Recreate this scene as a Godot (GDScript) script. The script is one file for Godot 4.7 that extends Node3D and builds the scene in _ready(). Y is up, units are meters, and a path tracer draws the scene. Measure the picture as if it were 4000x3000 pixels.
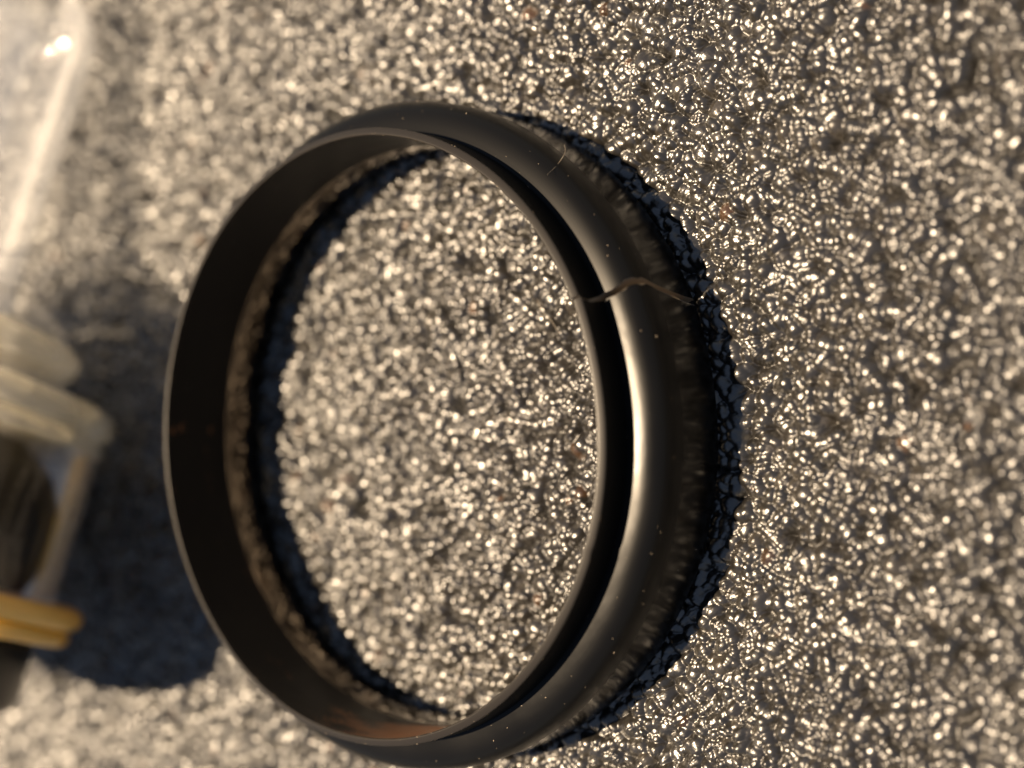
extends Node3D
# A cracked black ring and a glass cartridge lying on a sheet of black closed-cell foam, in full sun.
# All drafting is done in units of the ring's radius (15 mm) and scaled to metres by R.
# x runs from far to near, z along the sheet, y up.

const R := 0.015
const SUN_ELEVATION := 77.5
const EYE := Vector3(3.5777, 3.9906, -0.1710)
const LOOK := Vector3(-0.63534, -0.77223, 0.0)

var rows := []
var pts := PackedVector2Array()
var amp := PackedFloat32Array()
var inv := PackedFloat32Array()
var fold := PackedFloat32Array()
var fold_dir := PackedVector2Array()
var lift := PackedFloat32Array()
var tint := PackedColorArray()
var bucket_start := PackedInt32Array()
var BX := 0
var BZ := 0
const G := 0.034
const X0 := -3.9
const X1 := 2.6
const ZC := -0.17
const NX := 1350
const NZ := 1060
var soft := FastNoiseLite.new()
var crease := FastNoiseLite.new()
var xs := PackedFloat32Array()


func _ready() -> void:
	# ---- camera, sky, sun, exposure
	var cam := Camera3D.new()
	cam.name = "camera"
	add_child(cam)
	var at := EYE * R
	cam.look_at_from_position(at, at + LOOK * R, Vector3(0, 0, -1))
	cam.fov = 28.0
	cam.near = 0.002
	cam.far = 50.0
	var lens := CameraAttributesPhysical.new()
	lens.frustum_focal_length = 12.0 / tan(deg_to_rad(14.0))
	lens.frustum_focus_distance = 4.76 * R
	lens.exposure_aperture = 19.5
	lens.frustum_near = 0.002
	lens.frustum_far = 50.0
	cam.attributes = lens
	cam.current = true

	var env := Environment.new()
	env.background_mode = Environment.BG_SKY
	var sky_mat := ProceduralSkyMaterial.new()
	sky_mat.sky_top_color = Color(0.39, 0.45, 0.55)
	sky_mat.sky_horizon_color = Color(0.58, 0.58, 0.56)
	sky_mat.sky_curve = 0.18
	sky_mat.ground_bottom_color = Color(0.16, 0.15, 0.14)
	sky_mat.ground_horizon_color = Color(0.45, 0.44, 0.42)
	sky_mat.sun_angle_max = 30.0
	var sky := Sky.new()
	sky.sky_material = sky_mat
	env.sky = sky
	env.background_energy_multiplier = 0.37
	env.tonemap_mode = Environment.TONE_MAPPER_LINEAR
	env.tonemap_exposure = 4.9
	env.sdfgi_enabled = true
	env.ssao_enabled = true
	env.ssil_enabled = true
	var we := WorldEnvironment.new()
	we.name = "world_environment"
	we.environment = env
	add_child(we)

	var sun := DirectionalLight3D.new()
	sun.name = "sun"
	sun.light_color = Color(1.0, 0.888, 0.74)
	sun.light_energy = 1.6
	sun.light_angular_distance = 0.5
	sun.shadow_enabled = true
	add_child(sun)
	var el := deg_to_rad(SUN_ELEVATION)
	var az := deg_to_rad(2.0)
	var toward := Vector3(cos(el) * cos(az), -sin(el), cos(el) * sin(az))
	sun.look_at_from_position(-toward, Vector3.ZERO, Vector3(0, 0, -1))

	# ---- setting, objects, details
	build_ground()
	build_ring()
	build_cartridge()
	build_fibres()


# ------------------------------------------------------------------ helpers
func mat(called: String, c: Color, rough: float, metal := 0.0, spec := 0.5) -> StandardMaterial3D:
	var m := StandardMaterial3D.new()
	m.resource_name = called
	m.albedo_color = c
	m.roughness = rough
	m.metallic = metal
	m.metallic_specular = spec
	return m


func lin(r: float, g: float, b: float) -> Color:
	return Color(r, g, b).linear_to_srgb()


func put(called: String, mesh: Mesh, m: Material, parent: Node) -> MeshInstance3D:
	var o := MeshInstance3D.new()
	o.name = called
	o.mesh = mesh
	o.material_override = m
	parent.add_child(o, true)
	return o


func tag(o: Node, label: String, category: String, group := "") -> void:
	o.set_meta("label", label)
	o.set_meta("category", category)
	if group:
		o.set_meta("group", group)


func arrays_mesh(v: PackedVector3Array, n: PackedVector3Array, idx: PackedInt32Array, uv := PackedVector2Array(), col := PackedColorArray()) -> ArrayMesh:
	# turn every triangle so that its front (clockwise) side agrees with its normals
	for t in range(0, idx.size(), 3):
		var a := idx[t]
		var b := idx[t + 1]
		var c := idx[t + 2]
		if (v[c] - v[a]).cross(v[b] - v[a]).dot(n[a] + n[b] + n[c]) < 0.0:
			idx[t + 1] = c
			idx[t + 2] = b
	var arr := []
	arr.resize(Mesh.ARRAY_MAX)
	arr[Mesh.ARRAY_VERTEX] = v
	arr[Mesh.ARRAY_NORMAL] = n
	arr[Mesh.ARRAY_INDEX] = idx
	if uv.size():
		arr[Mesh.ARRAY_TEX_UV] = uv
	if col.size():
		arr[Mesh.ARRAY_COLOR] = col
	var m := ArrayMesh.new()
	m.add_surface_from_arrays(Mesh.PRIMITIVE_TRIANGLES, arr)
	return m


# profile of (radius, height); each stretch between two points gets its own pair of rings so that sharp corners stay sharp
func profile_normals(p: PackedVector2Array, closed: bool) -> Array:
	var n := p.size()
	var seg := []
	for i in (n if closed else n - 1):
		var d := (p[(i + 1) % n] - p[i]).normalized()
		seg.append(Vector2(d.y, -d.x))
	var out := []
	for i in seg.size():
		var a: Vector2 = seg[i]
		var b: Vector2 = seg[i]
		if closed or i > 0:
			var q: Vector2 = seg[(i - 1 + seg.size()) % seg.size()]
			if q.dot(seg[i]) > 0.8:
				a = (q + seg[i]).normalized()
		if closed or i < seg.size() - 1:
			var q2: Vector2 = seg[(i + 1) % seg.size()]
			if q2.dot(seg[i]) > 0.8:
				b = (q2 + seg[i]).normalized()
		out.append([a, b])
	return out


func arc(c: Vector2, a: float, b: float, from: float, to: float, n: int) -> PackedVector2Array:
	var p := PackedVector2Array()
	for i in n + 1:
		var t := deg_to_rad(lerpf(from, to, float(i) / n))
		p.append(c + Vector2(a * cos(t), b * sin(t)))
	return p


func lathe(p: PackedVector2Array, segs: int, closed := false) -> ArrayMesh:
	# profile runs with its outside on the right-hand side of (radius, height)
	var v := PackedVector3Array()
	var nn := PackedVector3Array()
	var uv := PackedVector2Array()
	var idx := PackedInt32Array()
	var pn := profile_normals(p, closed)
	for i in pn.size():
		var base := v.size()
		for e in 2:
			var q := p[(i + e) % p.size()]
			var m: Vector2 = pn[i][e]
			for j in segs + 1:
				var t := TAU * j / segs
				v.append(Vector3(q.x * cos(t), q.y, q.x * sin(t)) * R)
				nn.append(Vector3(m.x * cos(t), m.y, m.x * sin(t)))
				uv.append(Vector2(float(j) / segs, float(i + e) / p.size()))
		for j in segs:
			var a := base + j
			var b := base + segs + 1 + j
			idx.append_array(PackedInt32Array([a, b, a + 1, a + 1, b, b + 1]))
	return arrays_mesh(v, nn, idx, uv)


func tube(path: PackedVector3Array, r0: float, r1: float, sides := 6) -> ArrayMesh:
	var v := PackedVector3Array()
	var nn := PackedVector3Array()
	var idx := PackedInt32Array()
	for i in path.size():
		var d := (path[mini(i + 1, path.size() - 1)] - path[maxi(i - 1, 0)]).normalized()
		var s := d.cross(Vector3.UP if absf(d.y) < 0.9 else Vector3.RIGHT).normalized()
		var u := s.cross(d)
		var r := lerpf(r0, r1, float(i) / (path.size() - 1))
		for k in sides:
			var t := TAU * k / sides
			var n := s * cos(t) + u * sin(t)
			v.append((path[i] + n * r) * R)
			nn.append(n)
	for i in path.size() - 1:
		for k in sides:
			var a := i * sides + k
			var b := i * sides + (k + 1) % sides
			idx.append_array(PackedInt32Array([a, b, a + sides, b, b + sides, a + sides]))
	return arrays_mesh(v, nn, idx)


# ------------------------------------------------------------------ foam sheet
func build_ground() -> void:
	var rng := RandomNumberGenerator.new()
	rng.seed = 4711
	soft.seed = 5
	soft.noise_type = FastNoiseLite.TYPE_SIMPLEX_SMOOTH
	soft.frequency = 3.2
	soft.fractal_octaves = 3
	crease.seed = 9
	crease.noise_type = FastNoiseLite.TYPE_SIMPLEX
	crease.frequency = 42.0
	crease.fractal_type = FastNoiseLite.FRACTAL_RIDGED
	crease.fractal_octaves = 2
	BX = int(ceil((X1 - X0) / G)) + 4
	BZ = int(ceil(6.4 / G)) + 4
	for i in BX:
		for j in BZ:
			bucket_start.append(pts.size())
			var k := rng.randf()
			var patch := soft.get_noise_2d(i * G * 1.4 + 31.0, j * G * 1.4)
			var many := 1
			if k < 0.10 - 0.1 * patch:
				many = 0
			elif k > 0.78 - 0.9 * patch:
				many = rng.randi_range(2, 4)
			for m in many:
				var p := Vector2(X0 + (i - 2 + rng.randf()) * G, ZC - 3.2 + (j - 2 + rng.randf()) * G)
				pts.append(p)
				var rad := rng.randf_range(0.0175, 0.0285) if many == 1 else rng.randf_range(0.011, 0.0185)
				amp.append(rad * rng.randf_range(0.46, 0.76))
				inv.append(1.0 / (rad * rad))
				var w := rng.randf()
				fold.append(0.0 if w < 0.80 else rng.randf_range(0.1, 0.8))
				fold_dir.append(Vector2.from_angle(rng.randf() * TAU) * rng.randf_range(220.0, 520.0))
				lift.append(rng.randf_range(-0.012, 0.0) * (1.0 if rng.randf() < 0.85 else 2.2))
				var g := rng.randf_range(0.13, 0.26)
				var c := Color(g * 1.12, g, g * 0.86)
				if rng.randf() < 0.008:
					c = Color(1.0, 0.50, 0.20) * rng.randf_range(0.4, 1.0)
				elif rng.randf() < 0.03:
					c = Color(0.52, 0.45, 0.36)
				c.a = 1.0
				tint.append(c)
	bucket_start.append(pts.size())
	# spacing across the sheet widens with distance from the lens
	xs.resize(NX)
	var total := 0.0
	for i in NX:
		xs[i] = total
		total += lerpf(1.75, 1.0, minf(1.0, float(i) / (NX * 0.62)))
	for i in NX:
		xs[i] = X0 + (X1 - X0) * xs[i] / xs[NX - 1]
	rows.resize(NX)
	var job := WorkerThreadPool.add_group_task(ground_row, NX)
	WorkerThreadPool.wait_for_group_task_completion(job)
	var v := PackedVector3Array()
	var col := PackedColorArray()
	for i in NX:
		v.append_array(rows[i][0])
		col.append_array(rows[i][1])
	rows.resize(NX)
	var job2 := WorkerThreadPool.add_group_task(normal_row.bind(v), NX)
	WorkerThreadPool.wait_for_group_task_completion(job2)
	var n := PackedVector3Array()
	var idx := PackedInt32Array()
	for i in NX:
		n.append_array(rows[i][0])
		idx.append_array(rows[i][1])
	# the sheet runs on past what the lens takes in: its border is drawn out flat
	var rim := PackedInt32Array()
	for j in NZ:
		rim.append(j)
	for i in range(1, NX):
		rim.append(i * NZ + NZ - 1)
	for j in range(NZ - 2, -1, -1):
		rim.append((NX - 1) * NZ + j)
	for i in range(NX - 2, 0, -1):
		rim.append(i * NZ)
	var first := v.size()
	for k in rim:
		v.append(v[k])
		n.append(Vector3.UP)
		col.append(col[0])
	var outer := v.size()
	for k in rim:
		v.append(Vector3(v[k].x * 12.0, -0.02 * R, v[k].z * 12.0))
		n.append(Vector3.UP)
		col.append(col[0])
	for k in rim.size():
		var l := (k + 1) % rim.size()
		idx.append_array(PackedInt32Array([first + k, first + l, outer + k, first + l, outer + l, outer + k]))
	var arr := []
	arr.resize(Mesh.ARRAY_MAX)
	arr[Mesh.ARRAY_VERTEX] = v
	arr[Mesh.ARRAY_NORMAL] = n
	arr[Mesh.ARRAY_INDEX] = idx
	arr[Mesh.ARRAY_COLOR] = col
	var mesh := ArrayMesh.new()
	mesh.add_surface_from_arrays(Mesh.PRIMITIVE_TRIANGLES, arr)
	rows.clear()
	var foam := mat("foam_film", lin(0.030, 0.030, 0.030), 0.34, 0.0, 0.62)
	foam.vertex_color_use_as_albedo = true
	var ground := put("ground", mesh, foam, self)
	ground.set_meta("kind", "structure")
	ground.set_meta("label", "glossy black closed-cell foam sheet under the ring")


func half_width(x: float) -> float:
	return lerpf(2.75, 1.42, (x - X0) / (X1 - X0))


func ground_row(i: int) -> void:
	var v := PackedVector3Array()
	var c := PackedColorArray()
	v.resize(NZ)
	c.resize(NZ)
	var x := xs[i]
	var w := half_width(x)
	var bi := int(floor((x - X0) / G)) + 2
	for j in NZ:
		var z := ZC + w * (2.0 * j / (NZ - 1) - 1.0)
		# a slight wander of the lattice so that no cell edge is ruler-straight
		var q := Vector2(x + 0.0035 * sin(z * 61.0 + x * 23.0), z + 0.0035 * sin(x * 57.0 - z * 19.0))
		var bj := int(floor((z - ZC + 3.2) / G)) + 2
		var h1 := -9.0
		var h2 := -9.0
		var who := 0
		for a in range(bi - 1, bi + 2):
			var from := bucket_start[a * BZ + bj - 1]
			var to := bucket_start[a * BZ + bj + 2]
			for k in range(from, to):
				var h := lift[k] + amp[k] * (1.0 - q.distance_squared_to(pts[k]) * inv[k])
				if h > h1:
					h2 = h1
					h1 = h
					who = k
				elif h > h2:
					h2 = h
		var gap := h1 - h2
		var y := maxf(h1, -0.05)
		var fo := fold[who]
		if fo > 0.0:
			var ph := (q - pts[who]).dot(fold_dir[who])
			y += fo * (0.0022 * sin(ph + 2.0 * sin(ph * 0.37 + who)) + 0.0060 * crease.get_noise_2d(q.x, q.y)) * smoothstep(0.0, 0.010, gap)
		y += 0.0007 * exp(-gap * gap / 0.0000045)
		y += 0.0013 * crease.get_noise_2d(q.x * 2.1 + 7.0, q.y * 2.1)
		y += 0.026 * soft.get_noise_2d(x, z)
		v[j] = Vector3(x, y - 0.024, z) * R
		c[j] = tint[who]
	rows[i] = [v, c]


func normal_row(i: int, v: PackedVector3Array) -> void:
	var n := PackedVector3Array()
	n.resize(NZ)
	var idx := PackedInt32Array()
	var ia := maxi(i - 1, 0) * NZ
	var ib := mini(i + 1, NX - 1) * NZ
	for j in NZ:
		var dz := v[i * NZ + mini(j + 1, NZ - 1)] - v[i * NZ + maxi(j - 1, 0)]
		var dx := v[ib + j] - v[ia + j]
		n[j] = dz.cross(dx).normalized()
	if i < NX - 1:
		idx.resize((NZ - 1) * 6)
		for j in NZ - 1:
			var a := i * NZ + j
			var k := j * 6
			idx[k] = a
			idx[k + 1] = a + NZ
			idx[k + 2] = a + 1
			idx[k + 3] = a + 1
			idx[k + 4] = a + NZ
			idx[k + 5] = a + NZ + 1
	rows[i] = [n, idx]


# ------------------------------------------------------------------ cracked ring
const CRACK_H := [0.0, 0.08, 0.16, 0.24, 0.30, 0.33, 0.36, 0.385, 0.42, 0.46]
const CRACK_A := [-22.3, -22.9, -23.6, -24.9, -25.4, -24.9, -23.6, -24.0, -24.8, -25.1]


func crack_angle(q: Vector2) -> float:
	for k in CRACK_H.size() - 1:
		if q.y <= CRACK_H[k + 1]:
			var t: float = clampf((q.y - CRACK_H[k]) / (CRACK_H[k + 1] - CRACK_H[k]), 0.0, 1.0)
			return deg_to_rad(lerpf(CRACK_A[k], CRACK_A[k + 1], t) + 0.22 * sin(q.y * 410.0) * sin(q.y * 173.0 + 1.0))
	return deg_to_rad(CRACK_A[-1])


func crack_gap(q: Vector2) -> float:
	return lerpf(0.022, 0.010, clampf((q.y - 0.32) / 0.08, 0.0, 1.0))


func ring_point(q: Vector2, f: float) -> Vector3:
	var g := crack_gap(q)
	var t := crack_angle(q) + g * 0.5 + (TAU - g) * f
	var r := q.x
	# a nick in the rim and the faint unevenness of a pressed part
	var d := angle_difference(t, deg_to_rad(18.2))
	if q.y > 0.43:
		r -= 0.003 * exp(-d * d / 0.0003)
	# the lip on one side of the crack has sprung out a little
	r += 0.007 * exp(-f * 70.0) * clampf(q.y / 0.2, 0.0, 1.0)
	r += 0.0016 * sin(t * 3.0 + 1.0) + 0.0009 * sin(t * 7.0)
	return Vector3(r * cos(t), q.y, r * sin(t)) * R


func sweep(p: PackedVector2Array, segs: int) -> ArrayMesh:
	var v := PackedVector3Array()
	var nn := PackedVector3Array()
	var uv := PackedVector2Array()
	var idx := PackedInt32Array()
	var pn := profile_normals(p, false)
	for i in pn.size():
		var base := v.size()
		for e in 2:
			var q := p[i + e]
			var m: Vector2 = pn[i][e]
			for j in segs + 1:
				var w := ring_point(q, float(j) / segs)
				var h := Vector2(w.x, w.z).normalized()
				v.append(w)
				nn.append(Vector3(m.x * h.x, m.y, m.x * h.y).normalized())
				uv.append(Vector2(atan2(h.y, h.x) / TAU + 0.5, q.y / 0.46))
		for j in segs:
			var a := base + j
			var b := base + segs + 1 + j
			# the texture's seam lies at the far side of the ring
			if absf(uv[a].x - uv[a + 1].x) > 0.5:
				uv[a + 1].x = 1.0 if uv[a].x > 0.5 else 0.0
				uv[b + 1].x = uv[a + 1].x
			idx.append_array(PackedInt32Array([a, b, a + 1, a + 1, b, b + 1]))
	return arrays_mesh(v, nn, idx, uv)


func ring_profile() -> Array:
	# from the inner foot up over the rim, down the outer wall, over the rounded flange and back under
	var wall := PackedVector2Array([Vector2(1.0, 0.3335), Vector2(1.0, 0.40), Vector2(1.0, 0.435)])
	var edge := PackedVector2Array([Vector2(1.0, 0.435)])
	edge.append_array(arc(Vector2(0.995, 0.4355), 0.005, 0.0055, 15, 72, 3))
	edge.append_array(arc(Vector2(0.979, 0.4425), 0.005, 0.0065, 72, 180, 6))
	var inner := PackedVector2Array([Vector2(0.974, 0.4425), Vector2(0.974, 0.36), Vector2(0.974, 0.27), Vector2(0.974, 0.17)])
	var foot := PackedVector2Array([Vector2(0.974, 0.17), Vector2(0.972, 0.16), Vector2(0.972, 0.10), Vector2(0.972, 0.03), Vector2(0.978, 0.0)])
	var flange := PackedVector2Array([Vector2(0.978, 0.0), Vector2(1.092, 0.0)])
	flange.append_array(arc(Vector2(1.092, 0.014), 0.014, 0.014, -75, 0, 3))
	flange.append_array(PackedVector2Array([Vector2(1.107, 0.06), Vector2(1.109, 0.13), Vector2(1.111, 0.21)]))
	var skirt := flange
	flange = PackedVector2Array([Vector2(1.111, 0.2100), Vector2(1.1118, 0.2370), Vector2(1.1105, 0.2580), Vector2(1.1065, 0.2750), Vector2(1.100, 0.2890), Vector2(1.092, 0.3000), Vector2(1.082, 0.3095), Vector2(1.071, 0.3165), Vector2(1.058, 0.3220), Vector2(1.044, 0.3262), Vector2(1.030, 0.3292), Vector2(1.015, 0.3315), Vector2(1.0, 0.3335)])
	return [wall, edge, inner, foot, skirt, flange]


func build_ring() -> void:
	var ring := Node3D.new()
	ring.name = "cracked_ring"
	add_child(ring)
	tag(ring, "satin black ring with rounded flange and a jagged crack through one side", "ring")
	var paint := mat("black_enamel", lin(0.0018, 0.0018, 0.0018), 0.31, 0.0, 0.25)
	var grain := NoiseTexture2D.new()
	var gn := FastNoiseLite.new()
	gn.seed = 21
	gn.frequency = 0.05
	gn.fractal_octaves = 4
	grain.noise = gn
	grain.width = 512
	grain.height = 512
	grain.seamless = true
	grain.as_normal_map = true
	grain.bump_strength = 1.2
	# uneven gloss: rubbed and dull patches
	var rub := NoiseTexture2D.new()
	var rn := FastNoiseLite.new()
	rn.seed = 33
	rn.frequency = 0.02
	rn.fractal_octaves = 5
	rub.noise = rn
	rub.width = 1024
	rub.height = 128
	rub.seamless = true
	var ramp := Gradient.new()
	ramp.set_color(0, Color(0.72, 0.72, 0.72))
	ramp.set_color(1, Color(1, 1, 1))
	rub.color_ramp = ramp
	paint.roughness_texture = rub
	paint.roughness = 0.37
	paint.normal_enabled = true
	paint.normal_texture = grain
	paint.normal_scale = 0.12
	var prof := ring_profile()
	put("wall", sweep(prof[0], 720), paint, ring)
	put("rim_edge", sweep(prof[1], 720), mat("worn_edge", lin(0.008, 0.007, 0.006), 0.36, 0.0, 0.34), ring)
	var dull := paint.duplicate()
	dull.resource_name = "inner_face"
	dull.roughness = 0.42
	dull.metallic_specular = 0.22
	dull.albedo_color = Color.WHITE
	dull.albedo_texture = ring_picture()
	put("inner_face", sweep(prof[2], 720), dull, ring)
	put("inner_foot", sweep(prof[3], 720), mat("polished_foot", lin(0.115, 0.095, 0.075), 0.06, 1.0), ring)
	put("skirt", sweep(prof[4], 720), mat("glossy_skirt", lin(0.002, 0.0019, 0.0018), 0.20, 0.0, 0.30), ring)
	put("flange", sweep(prof[5], 720), paint, ring)
	# the two broken faces in the crack
	var outline := PackedVector2Array()
	for part in prof:
		outline.append_array(part.slice(0, part.size() - 1))
	var tri := Geometry2D.triangulate_polygon(outline)
	var broken := mat("broken_metal", lin(0.20, 0.16, 0.115), 0.45, 0.0, 0.5)
	for side in 2:
		var v := PackedVector3Array()
		var n := PackedVector3Array()
		for q in outline:
			var w := ring_point(q, float(side))
			v.append(w)
			var h := Vector2(w.x, w.z).normalized()
			n.append(Vector3(h.y, 0, -h.x) * (1.0 if side == 0 else -1.0))
		put("broken_face", arrays_mesh(v, n, tri.duplicate()), broken, ring)
	# dust clinging to the enamel
	var rng := RandomNumberGenerator.new()
	rng.seed = 88
	var st := SurfaceTool.new()
	st.begin(Mesh.PRIMITIVE_TRIANGLES)
	var all := PackedVector2Array()
	for part in prof:
		all.append_array(part)
	for k in 420:
		var q := all[rng.randi_range(1, all.size() - 1)]
		var w := ring_point(q, rng.randf_range(0.01, 0.99)) / R
		var s := rng.randf_range(0.0006, 0.0018)
		var d := Vector3(rng.randfn(), rng.randfn(), rng.randfn()).normalized()
		var e := d.cross(Vector3(rng.randfn(), rng.randfn(), rng.randfn())).normalized()
		var f := d.cross(e)
		var len := s * rng.randf_range(1.0, 3.0)
		var c := [w + d * len, w + e * s, w + f * s, w - e * s, w - f * s, w - d * len]
		for t in [[0, 1, 2], [0, 2, 3], [0, 3, 4], [0, 4, 1], [5, 2, 1], [5, 3, 2], [5, 4, 3], [5, 1, 4]]:
			for i in t:
				st.add_vertex(c[i] * R)
	st.generate_normals()
	var dust := put("dust", st.commit(), mat("dust", lin(0.16, 0.13, 0.095), 0.8), ring)
	dust.set_meta("kind", "stuff")


func ring_picture() -> ImageTexture:
	# black enamel with rust where the inner wall has worn through; u runs round the ring, v up its height
	var w := 2048
	var h := 192
	var im := Image.create(w, h, false, Image.FORMAT_RGB8)
	var big := FastNoiseLite.new()
	big.seed = 3
	big.frequency = 0.012
	big.fractal_octaves = 4
	var fine := FastNoiseLite.new()
	fine.seed = 4
	fine.frequency = 0.11
	fine.fractal_octaves = 3
	for x in w:
		for y in h:
			var around := 360.0 * x / w - 180.0
			var v := float(y) / h
			var side := exp(-pow((around - 80.0) / 20.0, 2.0)) * smoothstep(0.35, 0.6, v) * 1.1
			side += exp(-pow((around + 84.0) / 20.0, 2.0)) * smoothstep(0.45, 0.65, v) * 1.1
			side += 0.12
			var k := side + 0.55 * big.get_noise_2d(x, y * 2.0) + 0.35 * fine.get_noise_2d(x, y * 3.0)
			var rust := smoothstep(0.42, 0.95, k)
			var c := Vector3(0.0035, 0.003, 0.0028).lerp(Vector3(0.20, 0.078, 0.026), rust)
			im.set_pixel(x, y, lin(c.x, c.y, c.z))
	im.generate_mipmaps()
	return ImageTexture.create_from_image(im)


# ------------------------------------------------------------------ glass cartridge
func build_cartridge() -> void:
	var root := Node3D.new()
	root.name = "glass_cartridge"
	add_child(root)
	tag(root, "glass tipped cartridge with cream collars, dark amber barrel, gold ring and black end", "cartridge")
	var yaw := deg_to_rad(-4.0)
	var tilt := deg_to_rad(18.0)
	var d := Vector3(sin(yaw) * cos(tilt), sin(tilt), cos(yaw) * cos(tilt))
	var side := d.cross(Vector3.UP).normalized()
	root.transform = Transform3D(Basis(side, d, side.cross(d)), Vector3(-2.10, 0.285, -1.67) * R)
	var glass := pane("clear_glass", lin(0.78, 0.80, 0.82), 0.03, 0.03)
	var clear := pane("clear_collar", lin(0.88, 0.82, 0.66), 0.22, 0.06)
	clear.backlight_enabled = true
	clear.backlight = Color(0.50, 0.475, 0.40)
	var haze := pane("frosted_collar", lin(0.55, 0.53, 0.48), 0.04, 0.1)
	var amber := pane("amber_glass", lin(0.75, 0.58, 0.28), 0.004, 0.05)
	var gold := mat("golden_plastic", lin(0.88, 0.66, 0.24), 0.08)
	gold.backlight_enabled = true
	gold.backlight = Color(0.98, 0.86, 0.48)
	var black := mat("black_plastic", lin(0.003, 0.0027, 0.0024), 0.35)
	var oil := mat("dark_core", lin(0.006, 0.004, 0.0025), 0.5)

	# tip: thick-walled tube closed by a dome
	var p := PackedVector2Array()
	p.append_array(arc(Vector2(0, 0.06), 0.285, 0.30, -90, 0, 12))
	p.append(Vector2(0.285, 1.22))
	p.append(Vector2(0.21, 1.22))
	p.append_array(arc(Vector2(0, 0.08), 0.21, 0.20, 0, -90, 10))
	put("glass_tip", lathe(p, 64), glass, root)
	# milky strip inside the tip's wall, painting the bright streak of refracted light
	var edge_streak := pane("painted_bright_edge", lin(0.86, 0.84, 0.80), 0.11, 0.05)
	edge_streak.backlight_enabled = true
	edge_streak.backlight = Color(0.30, 0.30, 0.295)
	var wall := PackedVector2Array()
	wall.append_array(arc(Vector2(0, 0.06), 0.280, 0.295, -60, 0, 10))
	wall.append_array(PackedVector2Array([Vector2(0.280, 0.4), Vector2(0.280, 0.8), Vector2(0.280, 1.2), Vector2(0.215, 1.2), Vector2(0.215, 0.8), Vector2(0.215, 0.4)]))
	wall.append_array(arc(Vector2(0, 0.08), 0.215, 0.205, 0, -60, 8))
	put("painted_edge_streak", sector(wall, 200.0, 248.0, 20), edge_streak, root)
	# frosted shoulder, then the clear collars
	put("shoulder", lathe(PackedVector2Array([Vector2(0.30, 1.10), Vector2(0.42, 1.13), Vector2(0.52, 1.20), Vector2(0.56, 1.26), Vector2(0.56, 1.30), Vector2(0.3, 1.30)]), 72, true), haze, root)
	put("collar", lathe(collar(0.30, 0.62, 1.27, 1.40), 72, true), clear, root)
	put("neck", lathe(PackedVector2Array([Vector2(0.3, 1.40), Vector2(0.57, 1.40), Vector2(0.66, 1.49), Vector2(0.3, 1.49)]), 72, true), haze, root)
	put("collar", lathe(collar(0.30, 0.83, 1.49, 1.61), 72, true), clear, root)
	put("collar", lathe(collar(0.30, 0.81, 1.62, 1.68), 72, true), clear, root)
	# a stray blob of clear moulding on the shoulder
	var nub := SphereMesh.new()
	nub.radius = 0.07 * R
	nub.height = 0.17 * R
	nub.radial_segments = 24
	nub.rings = 12
	var blob := put("moulding_nub", nub, glass, root)
	blob.position = Vector3(0.56, 1.19, 0.12) * R
	blob.rotation = Vector3(0.3, 0.0, 0.5)
	# barrel of amber glass round a dark core
	put("barrel", lathe(PackedVector2Array([Vector2(0.74, 1.682), Vector2(0.80, 1.682), Vector2(0.80, 2.27), Vector2(0.74, 2.27)]), 96, true), amber, root)
	var painted_amber_edge := pane("painted_amber_edge", lin(0.85, 0.52, 0.11), 0.40, 0.05)  # golden edge of refracted light, painted as an amber strip in the barrel wall
	put("barrel_edge_streak", sector(PackedVector2Array([Vector2(0.745, 1.69), Vector2(0.795, 1.69), Vector2(0.795, 2.26), Vector2(0.745, 2.26)]), 216.0, 252.0, 18), painted_amber_edge, root)
	put("core", lathe(PackedVector2Array([Vector2(0.0, 1.69), Vector2(0.52, 1.69), Vector2(0.66, 1.80), Vector2(0.725, 1.93), Vector2(0.73, 2.14), Vector2(0.67, 2.26), Vector2(0, 2.26)]), 72), oil, root)
	# gold ring of two ridges, black end
	put("gold_ring", lathe(collar(0.3, 0.93, 2.272, 2.36), 96, true), gold, root)
	put("gold_ring", lathe(collar(0.3, 0.90, 2.362, 2.43), 96, true), gold, root)
	put("end_cap", lathe(PackedVector2Array([Vector2(0.0, 2.43), Vector2(0.77, 2.43), Vector2(0.78, 2.46), Vector2(0.78, 2.68), Vector2(0.76, 2.71), Vector2(0, 2.71)]), 96), black, root)


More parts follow.
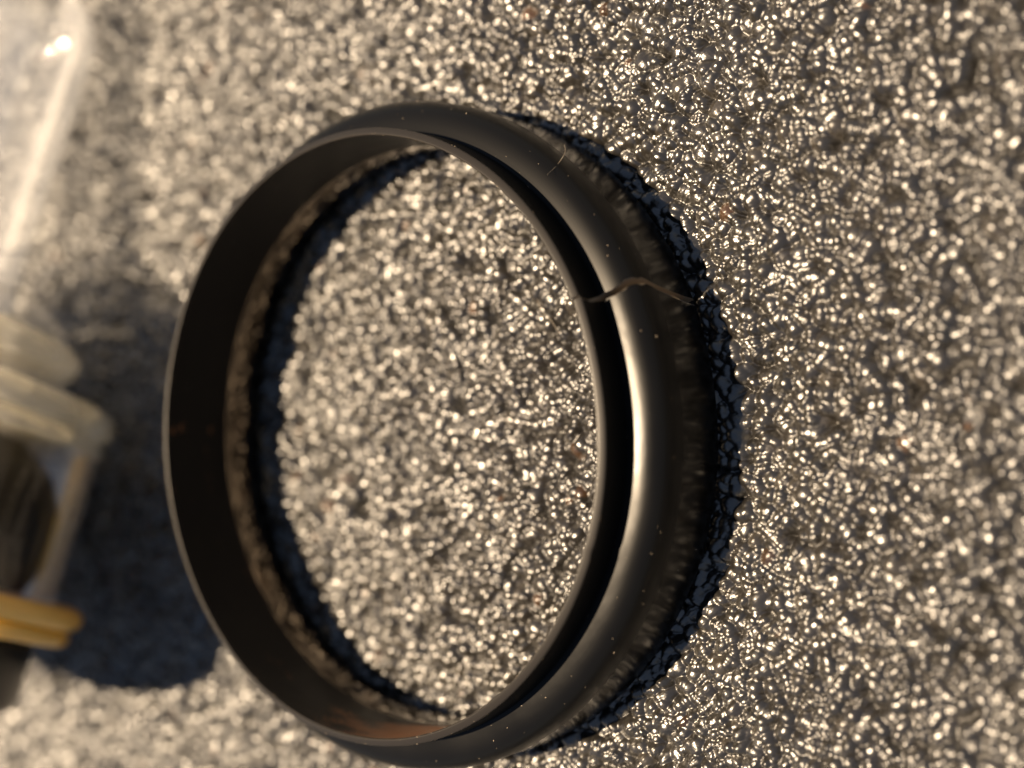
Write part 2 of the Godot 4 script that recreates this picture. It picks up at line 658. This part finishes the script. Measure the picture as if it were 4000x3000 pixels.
func sector(p: PackedVector2Array, from: float, to: float, segs: int) -> ArrayMesh:
	# a closed profile swept through part of a turn, with flat ends
	var v := PackedVector3Array()
	var nn := PackedVector3Array()
	var idx := PackedInt32Array()
	var pn := profile_normals(p, true)
	for i in pn.size():
		var base := v.size()
		for e in 2:
			var q := p[(i + e) % p.size()]
			var m: Vector2 = pn[i][e]
			for j in segs + 1:
				var t := deg_to_rad(lerpf(from, to, float(j) / segs))
				v.append(Vector3(q.x * cos(t), q.y, q.x * sin(t)) * R)
				nn.append(Vector3(m.x * cos(t), m.y, m.x * sin(t)))
		for j in segs:
			var a := base + j
			var b := base + segs + 1 + j
			idx.append_array(PackedInt32Array([a, b, a + 1, a + 1, b, b + 1]))
	for e in 2:
		var t := deg_to_rad(from if e == 0 else to)
		var base := v.size()
		for q in p:
			v.append(Vector3(q.x * cos(t), q.y, q.x * sin(t)) * R)
			nn.append(Vector3(sin(t), 0, -cos(t)) * (1.0 if e == 0 else -1.0))
		for k in Geometry2D.triangulate_polygon(p):
			idx.append(base + k)
	return arrays_mesh(v, nn, idx)


func pane(called: String, c: Color, alpha: float, rough: float) -> StandardMaterial3D:
	var m := mat(called, Color(c.r, c.g, c.b, alpha), rough)
	m.transparency = BaseMaterial3D.TRANSPARENCY_ALPHA
	return m


func collar(r0: float, r1: float, s0: float, s1: float) -> PackedVector2Array:
	var half := (s1 - s0) * 0.5
	var p := PackedVector2Array([Vector2(r0, s0)])
	p.append_array(arc(Vector2(r1 - half, s0 + half), half, half, -90, 90, 10))
	p.append(Vector2(r0, s1))
	return p


# ------------------------------------------------------------------ lint
func build_fibres() -> void:
	var pale := mat("lint", lin(0.10, 0.085, 0.065), 0.5)
	var spots := [
		["thin pale fibre lying on the foam inside the ring by its crack", [Vector3(0.40, -0.004, -0.45), Vector3(0.43, 0.008, -0.41), Vector3(0.46, 0.006, -0.385), Vector3(0.50, 0.004, -0.335)], 0.0014],
		["thin curled fibre hanging over the rounded flange of the ring", [Vector3(0.70, 0.24, -0.905), Vector3(0.725, 0.27, -0.875), Vector3(0.71, 0.285, -0.84), Vector3(0.715, 0.345, -0.80)], 0.0008],
	]
	for s in spots:
		var c := Curve3D.new()
		for p in s[1]:
			c.add_point(p)
		var path := PackedVector3Array()
		for k in 25:
			path.append(c.sample_baked(c.get_baked_length() * k / 24.0, true))
		var o := put("lint_fibre", tube(path, s[2], s[2] * 0.6), pale, self)
		tag(o, s[0], "fibre", "lint fibres")
